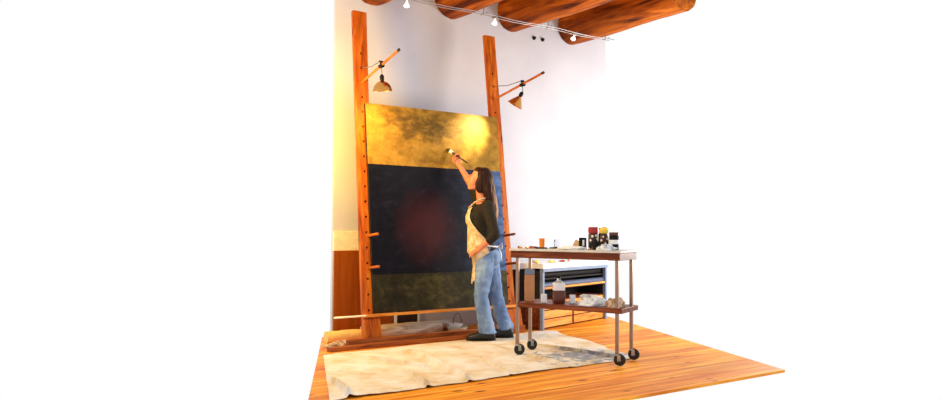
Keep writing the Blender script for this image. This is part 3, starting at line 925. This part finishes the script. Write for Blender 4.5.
# torso rings: (z, x centre, front-back radius, side radius, y centre)
TORSO = [(0.70, 0.005, 0.09, 0.13, 0.0), (0.78, 0.005, 0.112, 0.165, 0.0), (0.86, -0.01, 0.112, 0.165, 0.0), (0.93, -0.03, 0.098, 0.142, -0.005),
         (1.0, -0.045, 0.09, 0.125, -0.01), (1.08, -0.05, 0.098, 0.13, -0.015), (1.16, -0.055, 0.112, 0.142, -0.015),
         (1.22, -0.052, 0.115, 0.15, -0.015), (1.28, -0.042, 0.10, 0.155, -0.015), (1.33, -0.035, 0.075, 0.125, -0.01), (1.365, -0.04, 0.055, 0.07, -0.015)]
def torso(b, grow=0.0, z0=0, z1=9, sq=0.9):
    rings = [ell((x, y, z_), fa + grow, fb + grow, 28, 0.0, sq) for z_, x, fa, fb, y in TORSO if z0 <= z_ <= z1]
    b.ring_loft(rings)

b = MB()
torso(b)
for sy in (-1, 1):
    b.ball((-0.128, sy * 0.07 - 0.015, 1.195), (0.045, 0.058, 0.058))
# neck and head
chain(b, [((-0.035, -0.02, 1.33), 0.06), ((-0.055, -0.026, 1.42), 0.05), ((-0.062, -0.03, 1.49), 0.052)])
RH = Matrix.Rotation(R(14), 3, 'Y')      # chin lifted
def H(x, y, z_):
    return HD + RH @ Vector((x, y, z_))
b.ball(H(0.012, 0, 0.035), (0.096, 0.076, 0.092), 24, RH)
b.ball(H(-0.045, 0, -0.02), (0.058, 0.062, 0.088), 20, RH)
b.ball(H(-0.068, 0, -0.088), (0.026, 0.03, 0.024), 14, RH)
b.cap(H(0.02, -0.05, -0.05), H(-0.062, -0.018, -0.092), 0.024, 0.018)
b.cap(H(0.02, 0.05, -0.05), H(-0.062, 0.018, -0.092), 0.024, 0.018)
b.cap(H(-0.094, 0, 0.012), H(-0.114, 0, -0.03), 0.009, 0.013)
b.ball(H(-0.107, 0.008, -0.034), 0.011)
b.ball(H(-0.107, -0.008, -0.034), 0.011)
b.cap(H(-0.092, -0.035, 0.026), H(-0.096, -0.01, 0.024), 0.011, 0.01)
b.cap(H(-0.092, 0.035, 0.026), H(-0.096, 0.01, 0.024), 0.011, 0.01)
b.ball(H(-0.094, 0, -0.06), (0.012, 0.02, 0.007), 12, RH)
b.ball(H(-0.092, 0, -0.071), (0.012, 0.018, 0.007), 12, RH)
for sy in (-1, 1):
    b.ball(H(0.012, sy * 0.076, -0.008), (0.02, 0.008, 0.03), 12, RH)
# arms
chain(b, [(LSH, 0.052), (LSH.lerp(LEL, 0.4), 0.044), (LEL, 0.036), (LEL.lerp(LWR, 0.35), 0.036), (LWR, 0.024)])
chain(b, [(RSH, 0.054), (RSH.lerp(REL, 0.4), 0.044), (REL, 0.036), (REL.lerp(RWR, 0.35), 0.036), (RWR, 0.024)])
# hands: palm, four curled fingers, thumb
def hand(b, wrist, palm_dir, across, normal, curl, scale=1.0):
    pd, ac, nm = Vector(palm_dir).normalized(), Vector(across).normalized(), Vector(normal).normalized()
    ce = wrist + pd * 0.045 * scale
    rot = Matrix((pd, ac, nm)).transposed()
    b.ball(ce, (0.05 * scale, 0.038 * scale, 0.017 * scale), 16, rot)
    chain(b, [(wrist, 0.023), (wrist + pd * 0.02, 0.022)])
    for k, (off, ln) in enumerate(((-0.029, 0.85), (-0.010, 1.0), (0.010, 0.95), (0.028, 0.74))):
        p = wrist + pd * (0.082 if k in (1, 2) else 0.074) * scale + ac * off * scale
        pts = [(p - pd * 0.02, 0.0092)]
        ang = 0.0
        q = p.copy()
        for j, seg in enumerate((0.036, 0.024, 0.019)):
            ang += curl[j]
            q = q + (pd * math.cos(ang) + nm * math.sin(ang)) * seg * ln * scale
            pts.append((q.copy(), 0.0082 - 0.0006 * j))
        pts.insert(1, (p, 0.009))
        chain(b, pts)
    tb0 = wrist + pd * 0.024 * scale - ac * 0.03 * scale
    tdir = (pd * 0.62 - ac * 0.62 + nm * 0.35).normalized()
    t1 = tb0 + tdir * 0.036 * scale
    t2 = t1 + (pd * 0.75 + nm * 0.6 - ac * 0.1).normalized() * 0.028 * scale
    t3 = t2 + (pd * 0.6 + nm * 0.7 + ac * 0.25).normalized() * 0.022 * scale
    chain(b, [(tb0, 0.0125), (t1, 0.0105), (t2, 0.0092), (t3, 0.0078)])
hand(b, LWR, LHA - LWR, (-0.3, 0.35, -0.8), (0.45, 0.85, 0.1), (0.35, 0.55, 0.4))
# brush line used for the right grip
BT, BE = Vector((-0.404, 0.349, 1.912)), Vector((-0.192, 0.262, 1.762))
bd = (BT - BE).normalized()
grip = BE + (BT - BE) * 0.5
pdir = ((grip - RWR) + Vector((0, 0, 0.02))).normalized()
nrm = (Vector((0.25, -0.93, -0.1)) - pdir * Vector((0.25, -0.93, -0.1)).dot(pdir)).normalized()
RW2 = grip - pdir * 0.088 - nrm * 0.022
chain(b, [(RWR, 0.024), (RW2, 0.0235)])
hand(b, RW2, pdir, nrm.cross(pdir) * -1.0, nrm, (0.55, 1.0, 0.75), 0.95)
# legs and feet
chain(b, [(LHIP, 0.085), (LHIP.lerp(LKN, 0.5), 0.072), (LKN, 0.052), (LKN.lerp(LAN, 0.3), 0.05), (LAN, 0.034), (LAN + Vector((-0.02, 0, -0.03)), 0.034)])
chain(b, [(RHIP, 0.085), (RHIP.lerp(RKN, 0.5), 0.072), (RKN, 0.052), (RKN.lerp(RAN, 0.3), 0.05), (RAN, 0.034), (RAN + Vector((-0.02, 0, -0.03)), 0.034)])
for an in (LAN, RAN):
    b.cap((an.x + 0.02, an.y, 0.045), (an.x - 0.13, an.y, 0.038), 0.028, 0.022)
me = remesh(b, 'body', 0.0055, 4)
MB.build(None, 'body', M_SKIN, pr, 'all', me=me)
for sy in (-1, 1):
    e_ = MB().ball(H(-0.079, sy * 0.03, 0.006), 0.0115, 14).build('eye', M_EYE, pr, 'all')
    MB().ball(H(-0.088, sy * 0.0315, 0.006), (0.0035, 0.006, 0.006), 12).build('iris', M_DARKTIP, e_, 'all')

# hair: cap over the skull then a long fall down the back
b = MB()
b.ball(H(0.032, 0, 0.048), (0.092, 0.088, 0.092), 24, RH)
b.ball(H(-0.012, 0, 0.09), (0.06, 0.07, 0.042), 18, RH)
b.ball(H(0.03, -0.058, -0.02), (0.062, 0.036, 0.105), 18, RH)
b.ball(H(0.03, 0.058, -0.02), (0.062, 0.036, 0.105), 18, RH)
rings = []
for z_, x, ra, rb, y in ((1.63, -0.01, 0.07, 0.08, -0.03), (1.55, -0.006, 0.078, 0.094, -0.032), (1.47, 0.012, 0.072, 0.1, -0.035), (1.40, 0.035, 0.06, 0.1, -0.04),
                         (1.33, 0.062, 0.046, 0.095, -0.045), (1.27, 0.08, 0.036, 0.085, -0.05), (1.21, 0.088, 0.026, 0.06, -0.055), (1.16, 0.09, 0.012, 0.03, -0.055)):
    rings.append(ell((x, y, z_), ra, rb, 32))
b.ring_loft(rings)
me = remesh(b, 'hair', 0.007, 5)
for v in me.vertices:
    nn = fbm((v.co.x * 55, v.co.y * 55, v.co.z * 4), 1, 2)
    v.co += v.normal * 0.004 * nn
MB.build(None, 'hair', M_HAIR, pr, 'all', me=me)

# dark knit top with sleeves
b = MB()
torso(b, 0.009, 0.86, 1.34)
for sy in (-1, 1):
    b.ball((-0.13, sy * 0.07 - 0.015, 1.195), (0.053, 0.067, 0.066))
chain(b, [(LSH + Vector((0.0, 0.05, 0.012)), 0.06), (LSH + Vector((0.004, 0.004, 0.003)), 0.068), (LSH.lerp(LEL, 0.4), 0.056), (LEL, 0.049), (LEL.lerp(LWR, 0.3), 0.047)])
chain(b, [(RSH + Vector((0, -0.05, 0.0)), 0.06), (RSH + Vector((0, -0.01, 0.0)), 0.068), (RSH.lerp(REL, 0.5), 0.056), (RSH.lerp(REL, 0.8), 0.05)])
me = remesh(b, 'knit_top', 0.008, 5)
for v in me.vertices:
    v.co += v.normal * 0.004 * fbm(v.co * 16, 1, 2)
MB.build(None, 'knit_top', M_SHIRT, pr, 'all', me=me)

# jeans
b = MB()
torso(b, 0.010, 0.70, 0.95)
b.ball((0.065, -0.07, 0.805), (0.075, 0.082, 0.09))
b.ball((0.075, 0.07, 0.805), (0.075, 0.082, 0.09))
for hp, kn, an in ((LHIP, LKN, LAN), (RHIP, RKN, RAN)):
    chain(b, [(hp, 0.098), (hp.lerp(kn, 0.35), 0.092), (hp.lerp(kn, 0.7), 0.078), (kn, 0.07)])
    rr = []
    for t_, r_ in ((0.0, 0.068), (0.25, 0.07), (0.5, 0.07), (0.75, 0.076), (1.0, 0.084)):
        c_ = kn.lerp(an + Vector((0.004, 0, 0.008)), t_)
        rr.append(ell(c_, r_ * 1.05, r_, 24))
    b.ring_loft(rr)
me = remesh(b, 'jeans', 0.008, 4)
for v in me.vertices:
    z_ = v.co.z
    amp = 0.005 + 0.010 * math.exp(-((z_ - 0.12) / 0.11) ** 2) + 0.006 * math.exp(-((z_ - 0.45) / 0.07) ** 2) + 0.005 * math.exp(-((z_ - 0.68) / 0.08) ** 2)
    v.co += v.normal * amp * (fbm((v.co.x * 7, v.co.y * 7, z_ * 17), 1, 3))
MB.build(None, 'jeans', M_DENIM, pr, 'all', me=me)

# apron: bib and skirt wrapped round the front, with waist tie and neck strap
def tor_at(z_):
    for (a, c) in zip(TORSO, TORSO[1:]):
        if a[0] <= z_ <= c[0]:
            t_ = (z_ - a[0]) / (c[0] - a[0])
            return [a[i] + (c[i] - a[i]) * t_ for i in range(1, 5)]
    return list(TORSO[0][1:]) if z_ < TORSO[0][0] else list(TORSO[-1][1:])
b = MB()
rows = []
for j in range(44):
    z_ = 1.30 - (1.30 - 0.55) * j / 43
    x0, ra, rb, y0 = tor_at(max(z_, 0.72))
    if z_ > 1.0:
        half = R(34 + 70 * ((1.30 - z_) / 0.30) ** 2.2)
    elif z_ > 0.86:
        half = R(104)
    else:
        half = R(104 - 46 * min(1.0, (0.86 - z_) / 0.12) ** 0.7)
    bust = 0.012 * math.exp(-((z_ - 1.19) / 0.07) ** 2)
    flare = 0.03 * max(0, (0.80 - z_) / 0.3)
    row_ = []
    for i in range(29):
        a = PI - half + 2 * half * i / 28
        g = 0.026 + flare + bust * max(0, -math.cos(a)) + 0.006 * math.sin(i * 1.1 + z_ * 9) * (1 if z_ < 0.9 else 0.3)
        zz = z_ + (0.86 - z_) / 0.31 * 0.13 * ((i - 14) / 14) ** 2 if z_ < 0.86 else z_
        xx = x0 + (ra + g) * math.cos(a)
        if z_ > 0.8:
            xx += min(0.0, -0.186 - (x0 - ra - g)) * max(0.0, -math.cos(a)) ** 3 * min(1.0, (1.30 - z_) / 0.06 + 0.3) * min(1.0, (z_ - 0.8) / 0.06)
        row_.append(b.bm.verts.new((xx, y0 + (rb + g) * math.sin(a), zz)))
    rows.append(row_)
for r0, r1 in zip(rows, rows[1:]):
    for i in range(28):
        b.bm.faces.new((r0[i], r0[i + 1], r1[i + 1], r1[i]))
me = baked(b.mesh('apron'), ('SOLIDIFY', dict(thickness=0.004, offset=0)))
ap = MB.build(None, 'apron', M_APRON, pr, 'all', me=me)
b = MB()
pts = []
for i in range(25):
    a = R(-105) + R(210) * i / 24
    pts.append((-0.018 + 0.132 * math.cos(a), -0.003 + 0.178 * math.sin(a), 0.93 - 0.015 * math.cos(a)))
b.tube(pts, 0.007, 8)
b.tube([(0.114, -0.03, 0.915), (0.15, -0.05, 0.95), (0.155, -0.06, 0.90), (0.12, -0.035, 0.91)], 0.006, 8)
b.tube([(0.114, -0.03, 0.915), (0.14, -0.045, 0.85), (0.15, -0.05, 0.78)], 0.006, 8)
b.tube([(0.114, -0.03, 0.915), (0.145, -0.015, 0.85), (0.15, -0.02, 0.81)], 0.006, 8)
b.build('waist_tie', M_LABEL, ap, 'all')
b = MB()
for sy in (-1, 1):
    b.tube([(-0.175, sy * 0.075 - 0.015, 1.295), (-0.12, sy * 0.09 - 0.015, 1.345), (-0.06, sy * 0.085 - 0.02, 1.38), (-0.0, sy * 0.06 - 0.02, 1.39), (0.02, -0.02, 1.39)], 0.008, 8)
b.build('neck_strap', M_APRON, ap, 'all')

# shoes
for an in (LAN, RAN):
    zs = 0.003
    sections = [(0.07, 0.018, 0.028, 0.06), (0.055, 0.04, 0.036, 0.11), (0.0, 0.045, 0.04, 0.13), (-0.05, 0.045, 0.04, 0.115), (-0.1, 0.05, 0.046, 0.085), (-0.15, 0.05, 0.047, 0.068), (-0.195, 0.038, 0.036, 0.055), (-0.215, 0.016, 0.016, 0.042)]
    rr = []
    for x, rb, _, h in sections:
        ring = []
        for k in range(24):
            a = 2 * PI * k / 24
            ring.append((an.x + 0.012 + x, an.y + rb * math.cos(a), zs + 0.004 + max(0.0, (h / 2) * (1 + math.sin(a)) )))
        rr.append(ring)
    me = baked(MB().ring_loft(rr).mesh('shoe'), ('SUBSURF', dict(levels=1)))
    sh = MB.build(None, 'shoe', M_SHOE, pr, 'all', me=me)
    sp = []
    for k in range(28):
        a = 2 * PI * k / 28
        cx = -0.072 + 0.146 * math.cos(a)
        sp.append((an.x + 0.012 + cx, an.y + (0.044 + 0.006 * (1 if cx < -0.08 else 0)) * math.sin(a), zs))
    MB().prism(sp, (0, 0, 0.016)).build('sole', M_RUBBER, sh)

# brush in her raised hand
PM = Matrix.Translation((4.365, 5.967, 0.0)) @ Matrix.Rotation(R(-34.84), 4, 'Z')
p, q = PM @ BE, PM @ BT
br = thing('paint_brush', 'broad brush held up to the gold band by the painter', 'brush', p.lerp(q, 0.5))
o_ = p.lerp(q, 0.5)
d = q - p
L = d.length
MB().lathe(p - o_, d, [(0, 0.005), (0.02, 0.009), (L * 0.3, 0.008), (L * 0.6, 0.011), (L * 0.74, 0.012)], 14).build('handle', M_HANDLE, br, True)
MB().lathe(p - o_, d, [(L * 0.73, 0.014), (L * 0.76, 0.02), (L * 0.86, 0.022)], 16).build('ferrule', M_FERRULE, br, True)
MB().lathe(p - o_, d, [(L * 0.855, 0.02), (L * 0.93, 0.021), (L, 0.012)], 16).build('bristles', M_BRISTLE, br, True)
